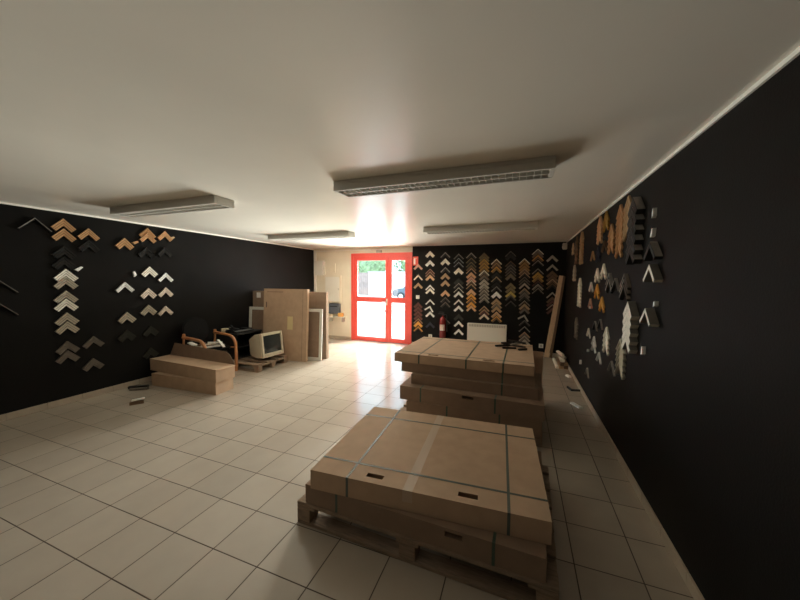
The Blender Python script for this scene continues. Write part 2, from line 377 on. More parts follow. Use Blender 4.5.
BACK = [
 [(-2.352,2.024,0.05,'pk',0),(-2.349,1.756,0.031,'wp',0),(-2.346,1.562,0.05,'tn',0),(-2.34,1.082,0.055,'dr',0),(-2.339,0.983,0.055,'dr',0),(-2.338,0.883,0.055,'dr',0),(-2.336,0.784,0.055,'dr',0),(-2.335,0.676,0.031,'tn/dr',0),(-2.334,0.609,0.063,'or',0),(-2.332,0.479,0.039,'or/br',0)],
 [(-2.055,2.331,0.069,'cr',0),(-2.052,2.112,0.063,'wh',0),(-2.048,1.9,0.028,'pk/dr',0),(-2.047,1.835,0.028,'pk/br',0),(-2.046,1.762,0.055,'pc',0),(-2.043,1.514,0.031,'wh',0),(-2.041,1.434,0.047,'cr',0),(-2.037,1.161,0.03,'wh',0),(-2.035,0.999,0.035,'wh',1),(-2.033,0.866,0.047,'wh',0),(-2.029,0.601,0.047,'db',0)],
 [(-1.679,2.292,0.055,'dk/gr',0),(-1.676,2.145,0.068,'cr',0),(-1.672,1.941,0.06,'dk/gr',0),(-1.67,1.798,0.063,'tn',0),(-1.667,1.632,0.063,'tn',0),(-1.662,1.392,0.063,'pc',0),(-1.659,1.225,0.047,'tp/dk',0),(-1.657,1.112,0.047,'tp/dk',0),(-1.65,0.718,0.063,'dk/gr',0)],
 [(-1.361,2.248,0.031,'gr/dk',0),(-1.359,2.15,0.035,'bg/dk',0),(-1.358,2.061,0.041,'bg/dk',0),(-1.355,1.925,0.071,'cr',0),(-1.35,1.681,0.063,'dg',0),(-1.348,1.568,0.055,'dk/gr',0),(-1.345,1.46,0.031,'cr/dk',0),(-1.344,1.368,0.05,'wh',0),(-1.34,1.181,0.031,'wh',0),(-1.337,1.034,0.05,'wh',0),(-1.333,0.83,0.063,'dg',0),(-1.329,0.668,0.047,'wh',0),(-1.325,0.477,0.047,'wh',0)],
 [(-1.071,2.269,0.055,'dk/gr',0),(-1.068,2.154,0.05,'dk/ol',0),(-1.066,2.057,0.044,'dk/ol',0),(-1.064,1.984,0.039,'br/ol',0),(-1.063,1.91,0.041,'pc/dk',0),(-1.061,1.822,0.057,'pc',0),(-1.058,1.722,0.05,'pk',0),(-1.056,1.637,0.041,'wp/br',0),(-1.055,1.553,0.057,'tn/dk',0),(-1.052,1.432,0.063,'pc',0),(-1.049,1.323,0.047,'or',0),(-1.047,1.23,0.053,'or/br',0),(-1.045,1.136,0.05,'or',0),(-1.043,1.05,0.047,'pc',0)],
 [(-0.781,2.263,0.041,'ol',0),(-0.779,2.197,0.044,'ol',0),(-0.777,2.122,0.053,'gb/gd',0),(-0.775,2.036,0.047,'gb/gd',0),(-0.773,1.959,0.05,'gb/gd',0),(-0.771,1.867,0.053,'tp/cr',0),(-0.768,1.776,0.053,'tp/br',0),(-0.766,1.667,0.05,'sg',0),(-0.764,1.58,0.05,'sg',0),(-0.762,1.495,0.047,'tp/sg',0),(-0.76,1.415,0.047,'tp/sg',0),(-0.757,1.33,0.047,'tp/sg',0),(-0.755,1.249,0.047,'tp/sg',0),(-0.75,1.046,0.038,'pc/br',0),(-0.749,0.973,0.057,'tn/dr',0),(-0.746,0.871,0.044,'wp',0)],
 [(-0.508,2.118,0.05,'br/cr',0),(-0.505,2.033,0.047,'tn/br',0),(-0.503,1.95,0.057,'gb/or',0),(-0.5,1.822,0.057,'dk',0),(-0.497,1.725,0.063,'dk/tn',0),(-0.494,1.607,0.057,'dk',0),(-0.491,1.506,0.057,'dk/gr',0),(-0.488,1.386,0.069,'wh',0),(-0.484,1.227,0.053,'tn',0),(-0.481,1.136,0.05,'tn/tp',0),(-0.479,1.052,0.057,'tn',0),(-0.476,0.927,0.057,'pc/tn',0),(-0.473,0.828,0.057,'br/or',0)],
 [(-0.21,2.286,0.024,'tp/dk',0),(-0.208,2.233,0.063,'dk',0),(-0.204,2.069,0.047,'br/dk',0),(-0.201,1.992,0.042,'dk/tp',0),(-0.199,1.923,0.042,'dk/tp',0),(-0.197,1.855,0.039,'tp/dk',0),(-0.196,1.79,0.063,'ol/tp',0),(-0.19,1.586,0.053,'ol',0),(-0.187,1.499,0.057,'ol',0),(-0.184,1.401,0.05,'ye',0),(-0.182,1.318,0.047,'tp/dk',0),(-0.178,1.18,0.024,'tp/dk',0)],
 [(0.08,2.118,0.041,'cr/gb',0),(0.083,2.044,0.041,'gb',0),(0.085,1.974,0.047,'gb',0),(0.087,1.898,0.047,'br/tn',0),(0.09,1.821,0.047,'tn/dk',0),(0.093,1.721,0.041,'tp/dk',0),(0.095,1.655,0.041,'dk/tp',0),(0.097,1.585,0.038,'sg',0),(0.101,1.471,0.047,'tn/tp',0),(0.103,1.389,0.044,'tp',0),(0.105,1.317,0.057,'tp/dk',0),(0.109,1.198,0.028,'sg/br',0),(0.111,1.131,0.047,'tn',0),(0.114,1.052,0.057,'tp/br',0),(0.119,0.886,0.035,'sg',1),(0.123,0.764,0.038,'dk/tp',0),(0.127,0.624,0.027,'sg/dk',0),(0.131,0.503,0.047,'tp/tn',0),(0.133,0.421,0.047,'sg/tp',0),(0.136,0.34,0.047,'sg',0)],
 [(0.343,2.32,0.038,'tp/cr',0),(0.345,2.26,0.044,'br/tp',0),(0.348,2.187,0.053,'br/or',0),(0.351,2.08,0.038,'sg/dk',0),(0.357,1.899,0.038,'sg/dk',0),(0.36,1.826,0.05,'gd',0),(0.362,1.744,0.057,'gb/gd',0),(0.366,1.638,0.044,'dr/dk',0),(0.368,1.564,0.044,'sg/tp',0),(0.371,1.475,0.027,'sg/dk',0)],
 [(0.629,2.181,0.047,'sg',0),(0.636,1.985,0.038,'sg',0),(0.641,1.851,0.053,'br',0),(0.644,1.764,0.05,'br',0),(0.647,1.681,0.053,'br/tn',0),(0.65,1.587,0.053,'dk/br',0),(0.657,1.395,0.028,'sg',0),(0.66,1.296,0.044,'br',0),(0.663,1.223,0.047,'dr',0),(0.666,1.133,0.028,'sg/dr',0),(0.669,1.06,0.047,'dr',0)],
]
LEFT = [
 [(1.73,1.586,0.019,'dk/gr'),(1.718,1.331,0.019,'dk/gr')],
 [(2.042,2.32,0.02,'dk/gr')],
 [(2.293,2.357,0.062,'cp'),(2.291,2.234,0.062,'cp'),(2.285,2.016,0.071,'dk'),(2.279,1.884,0.071,'dk'),(2.289,1.729,0.063,'cr'),(2.284,1.632,0.063,'sv'),(2.278,1.454,0.058,'sv'),(2.275,1.353,0.063,'cr'),(2.275,1.174,0.063,'sv'),(2.275,1.064,0.063,'sv'),(2.267,0.808,0.064,'tp'),(2.263,0.691,0.064,'tp')],
 [(2.539,2.273,0.056,'cp'),(2.535,2.121,0.066,'dk'),(2.532,0.829,0.058,'tp'),(2.517,0.529,0.068,'tp')],
 [(2.948,2.198,0.072,'cp'),(2.928,1.56,0.047,'wh'),(2.936,1.121,0.073,'sv'),(2.926,0.861,0.084,'dg')],
 [(3.262,2.39,0.043,'cp'),(3.261,2.319,0.054,'cp'),(3.231,2.092,0.065,'dk'),(3.265,1.799,0.071,'cr'),(3.238,1.466,0.071,'wp'),(3.231,1.206,0.072,'sv'),(3.25,0.877,0.078,'dg'),(3.237,0.534,0.078,'dg')],
 [(3.517,2.377,0.057,'cp'),(3.507,2.119,0.057,'dk'),(3.505,1.709,0.046,'wh'),(3.496,1.472,0.058,'wp'),(3.485,1.167,0.052,'wp')],
]
RIGHT = [
('black',0.055,0.05,0.12,'ed',[(3.145,2.319),(3.145,2.239),(3.145,2.159),(3.145,2.08),(3.145,2.001),(3.145,1.927)]),
('tan',0.02,0.044,0.115,'tn',[(3.42,2.397),(3.42,2.332),(3.42,2.268),(3.42,2.204),(3.42,2.141)]),
('brown',0.02,0.04,0.115,'cp',[(3.658,2.372),(3.658,2.312),(3.658,2.253),(3.658,2.194),(3.658,2.135),(3.658,2.066),(3.658,1.998)]),
('brown2',0.02,0.04,0.115,'cp',[(3.951,2.235),(3.951,2.176),(3.951,2.117),(3.951,2.058)]),
('gold',0.02,0.032,0.115,'gd',[(4.206,2.42),(4.206,2.374),(4.206,2.328)]),
('gold2',0.025,0.034,0.115,'pc',[(4.483,2.413),(4.483,2.364),(4.483,2.314),(4.483,2.265),(4.483,2.216)]),
('f1',0.03,0.035,0.115,'tn',[(5.673,2.4),(5.673,2.347),(5.673,2.295),(5.673,2.242),(5.673,2.189),(5.673,2.137),(5.673,2.085),(5.673,2.033)]),
('f2',0.02,0.04,0.115,'br',[(6.18,2.404),(6.18,2.334),(6.18,2.264),(6.18,2.194),(6.18,2.125),(6.18,2.056)]),
('f3',0.02,0.04,0.115,'tn',[(6.572,2.324),(6.572,2.25)]),
('f4',0.03,0.04,0.115,'sg',[(6.262,1.911),(6.262,1.841),(6.262,1.771)]),
('f5',0.03,0.035,0.115,'cr',[(5.675,1.68),(5.675,1.626),(5.675,1.573),(5.675,1.519),(5.675,1.466),(5.675,1.413),(5.675,1.361)]),
('f6',0.03,0.03,0.115,'tp',[(5.836,1.043),(5.836,0.987),(5.836,0.931),(5.836,0.876),(5.836,0.82)]),
('c1',0.02,0.02,0.115,'cp',[(4.846,2.028)]),
('c2',0.02,0.03,0.115,'db',[(4.522,2.055),(4.522,1.999)]),
('c3',0.02,0.025,0.115,'br',[(4.236,2.094)]),
('w1',0.02,0.03,0.115,'cr',[(4.527,1.793),(4.527,1.75)]),
('w2',0.02,0.031,0.115,'cr',[(4.217,1.832),(4.217,1.787)]),
('w3',0.02,0.025,0.115,'wh',[(4.856,1.62)]),
('o1',0.02,0.03,0.115,'or',[(4.501,1.596),(4.501,1.547)]),
('o2',0.02,0.03,0.115,'or',[(4.225,1.455),(4.225,1.41)]),
('o3',0.02,0.025,0.115,'pk',[(4.858,1.4)]),
('d1',0.025,0.04,0.12,'dk/gr',[(3.917,1.718),(3.917,1.654)]),
('d2',0.025,0.025,0.12,'dk/gr',[(3.685,1.663)]),
('d3',0.03,0.034,0.12,'dk/tp',[(3.373,1.701),(3.373,1.651),(3.373,1.602)]),
('s1',0.02,0.025,0.11,'cr',[(4.885,0.999)]),
('s2',0.02,0.025,0.11,'wh',[(4.538,0.945),(4.538,0.872)]),
('s3',0.02,0.025,0.11,'wh',[(4.244,0.806)]),
('s4',0.02,0.036,0.115,'cr',[(3.955,1.143),(3.955,1.09),(3.955,1.037),(3.955,0.985)]),
('s5',0.02,0.02,0.12,'gr',[(3.698,0.835)]),
('s6',0.02,0.02,0.11,'gr',[(4.857,0.464)]),
('s7',0.02,0.02,0.11,'dk/gr',[(4.514,1.138)]),
('s8',0.02,0.02,0.11,'dk/gr',[(4.249,1.193)]),
('ornate',0.03,0.037,0.115,'sv',[(3.397,1.111),(3.397,1.057),(3.397,1.003),(3.397,0.95),(3.397,0.896)]),
('silver',0.055,0.047,0.115,'sd',[(3.134,1.466),(3.134,1.397),(3.134,1.329),(3.134,1.261),(3.134,1.193)]),
('singles',0.055,0.024,0.105,'sd',[(2.737,1.441)]),
('singleb',0.05,0.026,0.11,'sd',[(2.725,1.753)]),
('singlek',0.045,0.03,0.11,'ed',[(2.753,1.912)]),
]

CN = 'first second third fourth fifth sixth seventh eighth ninth tenth eleventh'.split()
for ci, col in enumerate(BACK):
    for i, (x, z, w, fin, tl) in enumerate(col):
        fin2 = fin
        if '/' in fin:
            a, b_ = fin.split('/'); fin2 = b_ + '/' + a if a in ('dk', 'br', 'gb', 'tp', 'dr') and b_ not in ('dk',) else fin
        sample((x, YB, z), 0, max(.016, w), .022, .118, fin2, '%s corner sample, %s in the %s column beside the red door' % (cname(fin2), nth(i), CN[ci]) if ci == 0 else
               '%s corner sample, %s in the %s column from the red door' % (cname(fin2), nth(i), CN[ci]), 'frame corner samples on the back wall', tilt=R(14) if tl else 0)
LN = ['sixth', 'fifth', 'fourth', 'third', 'second', 'first', None]
LN = ['seventh', 'sixth', 'fifth', 'fourth', 'third', 'second', 'first']
for ci, col in enumerate(LEFT):
    my = sum(c[0] for c in col) / len(col)
    for i, (y, z, w, fin) in enumerate(col):
        fin2 = 'gr/dk' if fin == 'dk/gr' else fin
        sample((XL, y, z), R(90), w, .03, .118 if fin != 'dk/gr' else .14, fin2, '%s corner sample, %s in the %s column from the wooden armchair' % (cname(fin2), nth(i), LN[ci]), 'frame corner samples on the wall by the armchair', ridged=w > .045)
RN = dict(black='deep black outlined stack under the ceiling', tan='tan stack next to the black stack', brown='long copper stack under the ceiling', brown2='shorter copper stack',
  gold='short gold stack under the ceiling', gold2='peach stack under the ceiling', f1='toothed tan stack near the room corner', f2='brown stack nearest the room corner', f3='small tan stack in the corner',
  f4='small silver stack behind the leaning planks', f5='toothed cream stack beside the planks', f6='low taupe stack beside the planks', c2='dark blue pair', w1='upper cream pair, corner side',
  w2='upper cream pair, room side', o1='orange pair, upper', o2='orange pair, lower', d1='black and grey pair mid wall', d3='dark stack above the silver stack', s2='low white pair',
  s4='low cream stack', ornate='ornate silver stack low on the wall', silver='deep silver stack')
R1 = dict(c1='small copper corner sample alone below the toothed tan stack', c3='brown wood corner sample alone below the gold stack', w3='white corner sample alone between the cream pair and the planks',
  d2='narrow black corner sample between two dark stacks on the long wall', o3='dusty pink corner sample alone beside the lower orange pair', s1='cream corner sample alone, low on the long wall near the planks', s3='white corner sample hanging lowest beside the low cream stack',
  s5='thin grey corner sample hanging low beside the ornate silver stack', s6='thin grey corner sample hanging lowest near the stacked offcuts', s7='dark corner sample above the low white pair on the long wall',
  s8='dark corner sample between the low white pair and low cream stack', singles='deep silver corner sample alone beside the deep silver stack', singleb='deep silver corner sample alone, higher, under the black one', singlek='deep black corner sample alone above the lone silver one')
for n, d, w, hf, fin, l in RIGHT:
    f2 = 'gr/dk' if fin == 'dk/gr' else 'tp/dk' if fin == 'dk/tp' else fin
    for i, (y, z) in enumerate(l):
        lab = R1[n] if n in R1 else '%s corner sample, %s in the %s' % (cname(f2), nth(i), RN[n])
        sample((XR, y, z), R(-90), w, d, hf, f2, lab, 'frame corner samples on the long bare wall')

# ---------------------------------------------------------------- ceiling lamps
def lamp(x0, x1, y0, label):
    L = x1 - x0; D = .24; hh = .08
    o = tag(empty('ceiling_lamp', ((x0 + x1) / 2, y0 + D / 2, H)), label, 'ceiling lamp', 'fluorescent ceiling lamps')
    b = MB(); hw = L / 2; hd = D / 2
    # tray: top plate, sloping long sides, end plates
    b.box(-hw, hw, -hd, hd, -.03, 0)
    b.box(-hw, hw, -hd, -hd + .03, -hh, -.03); b.box(-hw, hw, hd - .03, hd, -hh, -.03)
    b.box(-hw, -hw + .03, -hd + .03, hd - .03, -hh, -.03); b.box(hw - .03, hw, -hd + .03, hd - .03, -hh, -.03)
    b.build('housing', M['lamp_body'], o, bevel=.004)
    g = MB(); n = 34
    for i in range(1, n):
        x = -hw + .03 + (L - .06) * i / n
        g.box(x - .0015, x + .0015, -hd + .03, hd - .03, -hh + .002, -hh + .022)
    g.box(-hw + .03, hw - .03, -.006, .006, -hh, -hh + .024)
    g.build('louvre', M['lamp_louvre'], o)
    for s in (-1, 1):
        MB().tube([(-hw + .04, s * .05, -.046), (hw - .04, s * .05, -.046)], .010).build('tube', M['tube'], o, smooth=True)
lamp(-1.50, .197, 2.36, 'louvred ceiling lamp nearest the camera, above the taped carton on its pallet')
lamp(-1.44, .215, 4.83, 'louvred ceiling lamp further back, above the tall carton stack')
lamp(-4.55, -2.86, 2.35, 'louvred ceiling lamp over the side with the armchair, nearer the camera')
lamp(-4.52, -2.77, 4.83, 'louvred ceiling lamp over the leaning cardboard, towards the red door')

# ---------------------------------------------------------------- wall fittings
o = tag(empty('wall_heater', (-.68, YB, .18)), 'white electric panel heater on the black back wall below the samples', 'heater')
MB().box(-.435, .435, -.09, -.02, 0, .46).build('body', M['white_plastic'], o, bevel=.01)
g = MB()
for i in range(22): x = -.40 + i * .037; g.box(x, x + .024, -.095, -.085, .385, .44)
g.build('grille', M['grille'], o)
[MB().box(x, x + .05, -.02, 0, .05, .4).build('bracket', M['grille'], o) for x in (-.3, .25)]
o = tag(empty('fire_extinguisher', (-1.685, YB - .13, .26)), 'dark red fire extinguisher hanging on the black back wall', 'fire extinguisher')
MB().lathe([(.0, 0), (.07, 0), (.078, .02), (.078, .40), (.068, .46), (.03, .50), (.028, .53), (.0, .53)]).build('cylinder_body', M['ext_red'], o, smooth=True)
MB().box(-.02, .02, -.02, .02, .53, .58).box(-.12, .02, -.012, .012, .56, .578).box(-.10, .02, -.012, .012, .60, .615).build('valve_lever', M['ext_black'], o, bevel=.003)
MB().tube([(.02, 0, .56), (.09, 0, .55), (.10, 0, .40), (.098, 0, .15)], [.010, .010, .010, .016]).build('hose', M['ext_black'], o, smooth=True)
MB().box(-.03, .03, .07, .13, .03, .22).build('bracket', M['metal'], o)
MB().prism([(-.055, 0), (-.02, -.003), (.02, -.003), (.055, 0)], .18, .32, lambda p, q, a: (p, -math.sqrt(max(0, .0795 ** 2 - p * p)), a)).build('paper_label', M['sign_white'], o)
o = tag(empty('safety_sign', (-2.425, YB, 2.09)), 'small red and white fire extinguisher sign at the top of the black wall', 'sign')
MB().box(-.07, .07, -.006, 0, -.11, .11).build('panel', M['sign_red'], o)
MB().box(-.045, .0, -.009, -.006, -.08, .05).box(-.035, -.01, -.009, -.006, .05, .075).box(-.01, .03, -.009, -.006, .06, .07).build('pictogram', M['sign_white'], o)
def plate(name, x, z, w, label, cat, holes=True):
    o = tag(empty(name, (x, YB, z)), label, cat)
    MB().box(-w, w, -.012, 0, -w, w).build('plate', M['white_plastic'], o, bevel=.003)
    if holes: MB().lathe([(0, 0), (.022, 0), (.022, .003), (0, .003)], n=16).build('socket_well', M['grille'], o, smooth=True).rotation_euler = (R(90), 0, 0); o.children[-1].location = (0, -.0115, 0)
    else: MB().box(-.018, .018, -.016, -.012, -.022, .022).build('rocker', M['white_plastic'], o, bevel=.002)
plate('light_switch', -2.355, 1.205, .045, 'white light switch on the black wall beside the red door', 'light switch', False)
plate('wall_socket', .473, .215, .045, 'white wall socket low on the black back wall near the planks', 'wall socket')
plate('wall_socket', -2.02, .25, .045, 'white wall socket low on the black wall below the second sample column', 'wall socket')
o = tag(empty('motion_sensor', (XR - .05, YB - .05, 2.36)), 'small white motion sensor in the ceiling corner of the black walls', 'motion sensor')
MB().box(-.035, .05, -.035, .05, -.07, .06).build('housing', M['white_plastic'], o, bevel=.01)
MB().prism([(-.03, 0), (0, .014), (.03, 0)], -.045, .0, lambda p, q, a: (-.036 - q * .6 + p * .4, -.036 - q * .6 - p * .4, a)).build('lens', M['sign_white'], o)
# cream wall fittings near the door
o = tag(empty('alarm_box', (-5.17, YB, 1.93)), 'cream alarm siren box high on the cream wall in the corner', 'box')
MB().box(-.14, .14, -.10, 0, -.20, .20).build('body', M['white_plastic'], o, bevel=.012); MB().box(.10, .135, -.108, -.10, -.17, .17).build('front_strip', M['sign_white'], o)
o = tag(empty('fuse_board', (-4.78, YB, 1.36)), 'flat cream fuse board cover on the cream wall left of the door', 'fuse board')
MB().box(-.26, .26, -.05, 0, -.37, .37).build('cover', M['cream_wall'], o, bevel=.006)
MB().box(-.22, .22, -.058, -.05, -.33, .33).build('door_panel', M['white_plastic'], o, bevel=.003); MB().box(.19, .205, -.07, -.058, -.03, .03).build('latch', M['grille'], o)
tag(MB().box(-.08, .08, -.03, 0, -.12, .12).build('junction_box', M['cream_wall'], loc=(-4.78, YB, 1.93), bevel=.004), 'small flat cream junction box above the fuse board', 'junction box')
tag(MB().box(-.035, .035, -.03, 0, -.62, .24).box(-.035, .035, -.03, 0, .2, .50).build('cable_trunking', M['white_trim'], loc=(-5.355, YB, 1.90), bevel=.003), 'cream vertical cable trunking in the corner beside the alarm box', 'cable trunking')
tag(MB().box(XL + .02, DX1, -.02, 0, -.0125, .0125).build('cable_conduit', M['white_trim'], loc=(0, YB, 2.395), bevel=.003), 'thin cream cable conduit running above the red door', 'conduit')
o = tag(empty('letter_tray', (-4.70, YB, .83)), 'dark grey plastic box fixed on the cream wall beside the door', 'box')
MB().box(-.16, .16, -.12, 0, -.14, .14).build('body', mat('dark_grey_plastic', (.10, .12, .15), .5), o, bevel=.012); MB().box(-.12, .12, -.124, -.12, .05, .08).build('slot', M['black_plastic'], o)
o = tag(empty('wall_shelf', (-4.62, YB, .60)), 'small cream shelf on the cream wall under the dark grey box', 'shelf')
MB().box(-.25, .25, -.16, 0, 0, .02).build('board', M['white_plastic'], o); [MB().box(x, x + .02, -.14, 0, -.12, 0).build('bracket', M['grille'], o) for x in (-.2, .18)]
def disc_roll(name, loc, r, hgt, m, label, cat, rot=(0, 0, 0), hole=.4):
    b = MB(); prof = [(r * hole, 0), (r, 0), (r, hgt), (r * hole, hgt), (r * hole, 0)]
    n = 20; vs = []; k_ = len(prof) - 1
    for k in range(n):
        a = 2 * math.pi * k / n; vs += [(p[0] * math.cos(a), p[0] * math.sin(a), p[1]) for p in prof[:-1]]
    b.add(vs, [(k * k_ + i, ((k + 1) % n) * k_ + i, ((k + 1) % n) * k_ + (i + 1) % k_, k * k_ + (i + 1) % k_) for k in range(n) for i in range(k_)])
    o = b.build(name, m, smooth=True, loc=loc); o.rotation_euler = rot
    return tag(o, label, cat)
disc_roll('tape_roll', (-4.79, YB - .08, .62), .055, .05, M['cream_cloth'], 'small tape roll on the cream wall shelf', 'tape roll')
tag(MB().box(-.06, .06, -.05, .05, 0, .10).build('cardboard_box', mat('orange_card', (.8, .45, .12), .6), loc=(-4.50, YB - .08, .62), bevel=.003), 'small orange box on the cream wall shelf', 'box')

# ---------------------------------------------------------------- pallets
def pallet(loc, rz, w, d, label, hgt=.144, drop=0):
    o = tag(empty('pallet', loc, rz), label, 'pallet')
    for x in (0, w / 2, w):
        for y in (0, d / 2, d):
            bx = min(max(x, .05), w - .05); by = min(max(y, .05), d - .05)
            MB().box(bx - .05, bx + .05, by - .05, by + .05, .022, hgt - .044).build('block', M['wood'], o, bevel=.003)
    for y in (.0, d / 2 - .05, d - .1): MB().box(0, w, y, y + .1, 0, .022).build('skid_board', M['wood'], o, bevel=.003)
    for x in (0, w / 2 - .07, w - .14): MB().box(x, x + .14, 0, d, hgt - .044, hgt - .022).build('cross_board', M['wood'], o, bevel=.003)
    n = int(d / .16)
    for i in range(n):
        y = (d - .1) * i / (n - 1); MB().box(0, w, y, y + .1, hgt - .022, hgt).build('deck_board', M['wood'], o, bevel=.003)
    return o

# ---------------------------------------------------------------- cartons
def carton(loc, rz, w, d, h, label, straps_y=(), straps_x=(), holes=(), fholes=(), tape=None, m=None, smat=None, group=None, seed=0, name='cardboard_box', sh=None):
    """front left corner at loc; holes = (x, y, half length) hand holes in the top near the front edge"""
    m = m or M['card']; smat = smat or M['strap']; rnd = random.Random(seed)
    o = tag(empty(name, loc, rz), label, 'cardboard box', group)
    b = MB()
    xs = sorted({0, w} | {v for hx, hy, hl in holes for v in (hx - hl, hx + hl)}); ys = sorted({0, d} | {v for hx, hy, hl in holes for v in (hy - .02, hy + .02)})
    def inhole(x, y): return any(abs(x - hx) < hl and abs(y - hy) < .02 for hx, hy, hl in holes)
    for i in range(len(xs) - 1):
        for j in range(len(ys) - 1):
            x0, x1, y0, y1 = xs[i], xs[i + 1], ys[j], ys[j + 1]
            zz = max(.01, h - .11) if inhole((x0 + x1) / 2, (y0 + y1) / 2) else h
            if zz == h: b.add([(x0, y0, h), (x1, y0, h), (x1, y1, h), (x0, y1, h)], [(0, 1, 2, 3)])
            else:  # hand hole opening into a wider hollow
                g = .03; b.add([(x0, y0, h), (x1, y0, h), (x1, y1, h), (x0, y1, h), (x0, y0, h - .004), (x1, y0, h - .004), (x1, y1, h - .004), (x0, y1, h - .004),
                    (x0 - g, y0 - g, h - .005), (x1 + g, y0 - g, h - .005), (x1 + g, y1 + g, h - .005), (x0 - g, y1 + g, h - .005), (x0 - g, y0 - g, zz), (x1 + g, y0 - g, zz), (x1 + g, y1 + g, zz), (x0 - g, y1 + g, zz)],
                    [(12, 13, 14, 15)] + [(4 * k + i, 4 * k + (i + 1) % 4, 4 * k + 4 + (i + 1) % 4, 4 * k + 4 + i) for k in range(3) for i in range(4)])
    b.add([(0, 0, 0), (w, 0, 0), (w, d, 0), (0, d, 0)], [(0, 3, 2, 1)])
    fx = sorted({0, w} | {v for hx, hz, hl in fholes for v in (hx - hl, hx + hl)}); fz = sorted({0, h} | {v for hx, hz, hl in fholes for v in (hz - .015, hz + .015)})
    for i in range(len(fx) - 1):
        for j in range(len(fz) - 1):
            cx, cz = (fx[i] + fx[i + 1]) / 2, (fz[j] + fz[j + 1]) / 2
            yy = .14 if any(abs(cx - hx) < hl and abs(cz - hz) < .015 for hx, hz, hl in fholes) else 0
            x0, x1, z0, z1 = fx[i], fx[i + 1], fz[j], fz[j + 1]
            b.add([(x0, yy, z0), (x1, yy, z0), (x1, yy, z1), (x0, yy, z1)], [(0, 1, 2, 3)])
            if yy:
                for p, q in (((x0, z0), (x1, z0)), ((x1, z0), (x1, z1)), ((x1, z1), (x0, z1)), ((x0, z1), (x0, z0))):
                    b.add([(p[0], 0, p[1]), (q[0], 0, q[1]), (q[0], yy, q[1]), (p[0], yy, p[1])], [(0, 1, 2, 3)])
    b.add([(0, d, 0), (w, d, 0), (w, d, h), (0, d, h)], [(3, 2, 1, 0)]); b.add([(0, 0, 0), (0, d, 0), (0, d, h), (0, 0, h)], [(3, 2, 1, 0)]); b.add([(w, 0, 0), (w, d, 0), (w, d, h), (w, 0, h)], [(0, 1, 2, 3)])
    me = b.mesh('body'); bm = bmesh.new(); bm.from_mesh(me); bmesh.ops.remove_doubles(bm, verts=bm.verts, dist=.0005); bmesh.ops.recalc_face_normals(bm, faces=bm.faces)
    bm.to_mesh(me); bm.free(); me.materials.append(m)
    body = bpy.data.objects.new('body', me); COL.objects.link(body); body.parent = o
    e = .0012; ws = .008
    for x in straps_y:
        k = MB(); k.box(x - ws, x + ws, -e, 0, 0, h + e); k.box(x - ws, x + ws, d, d + e, 0, h + e); k.box(x - ws, x + ws, 0, d, h, h + e); k.build('strap', smat, o)
    for y in straps_x:
        k = MB(); k.box(-e, 0, y - ws, y + ws, 0, h + 1.5 * e); k.box(w, w + e, y - ws, y + ws, 0, h + 1.5 * e); k.box(0, w, y - ws, y + ws, h + .4 * e, h + 1.4 * e); k.build('strap', smat, o)
    if tape is not None:
        MB().box(tape - .03, tape + .03, 0.0, d, h, h + .0008).box(tape - .03, tape + .03, -.0008, 0, h - .07, h + .0008).build('tape', M['tape'], o)
    return o
pallet((-1.347, 1.663, 0), R(-1.8), 1.57, 1.10, 'wooden pallet nearest the camera, carrying two wide flat cartons', hgt=.15)
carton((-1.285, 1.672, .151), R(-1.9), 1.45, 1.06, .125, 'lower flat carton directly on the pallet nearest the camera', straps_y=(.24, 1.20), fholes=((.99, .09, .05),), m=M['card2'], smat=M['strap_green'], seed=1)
carton((-1.225, 1.645, .278), R(3.0), 1.418, 1.08, .124, 'upper flat carton with crossing straps, topmost on the pallet nearest the camera', straps_y=(.26, 1.21), straps_x=(.165, .89),
       holes=((.42, .07, .055), (.99, .07, .055)), tape=.65, smat=M['strap'], seed=2)
# rear stack
pallet((-1.25, 3.30, 0), R(.5), 1.5, 1.15, 'wooden pallet under the tall carton stack')
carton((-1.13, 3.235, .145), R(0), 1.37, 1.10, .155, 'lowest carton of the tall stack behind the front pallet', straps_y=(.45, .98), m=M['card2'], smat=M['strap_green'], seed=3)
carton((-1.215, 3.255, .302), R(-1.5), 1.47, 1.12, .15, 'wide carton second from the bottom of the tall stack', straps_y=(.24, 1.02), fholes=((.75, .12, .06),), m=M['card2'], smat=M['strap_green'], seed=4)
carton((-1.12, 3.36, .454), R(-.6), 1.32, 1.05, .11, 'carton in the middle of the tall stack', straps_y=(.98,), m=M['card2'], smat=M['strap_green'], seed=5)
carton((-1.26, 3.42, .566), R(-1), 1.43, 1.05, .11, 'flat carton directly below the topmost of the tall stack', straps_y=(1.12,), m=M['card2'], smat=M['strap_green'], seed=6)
carton((-1.345, 3.405, .679), R(-1), 1.505, 1.14, .10, 'topmost strapped carton of the tall stack, with black offcuts on it', straps_y=(.30, .83, 1.21), straps_x=(.12, 1.02), holes=((.45, .06, .06), (1.06, .06, .06)), seed=7, smat=M['strap_green'])
# cardboard sheet standing behind the stack
o = MB().prism([(0, 0), (.62, 0), (.62, .68), (0, .70)], 0, .010, lambda p, q, a: (p, a - .02 * (1 - q), q)).build('cardboard_sheet', M['card'], loc=(-.30, 4.60, 0)); tag(o, 'plain cardboard sheet standing upright behind the tall stack, towards the corner', 'cardboard sheet')

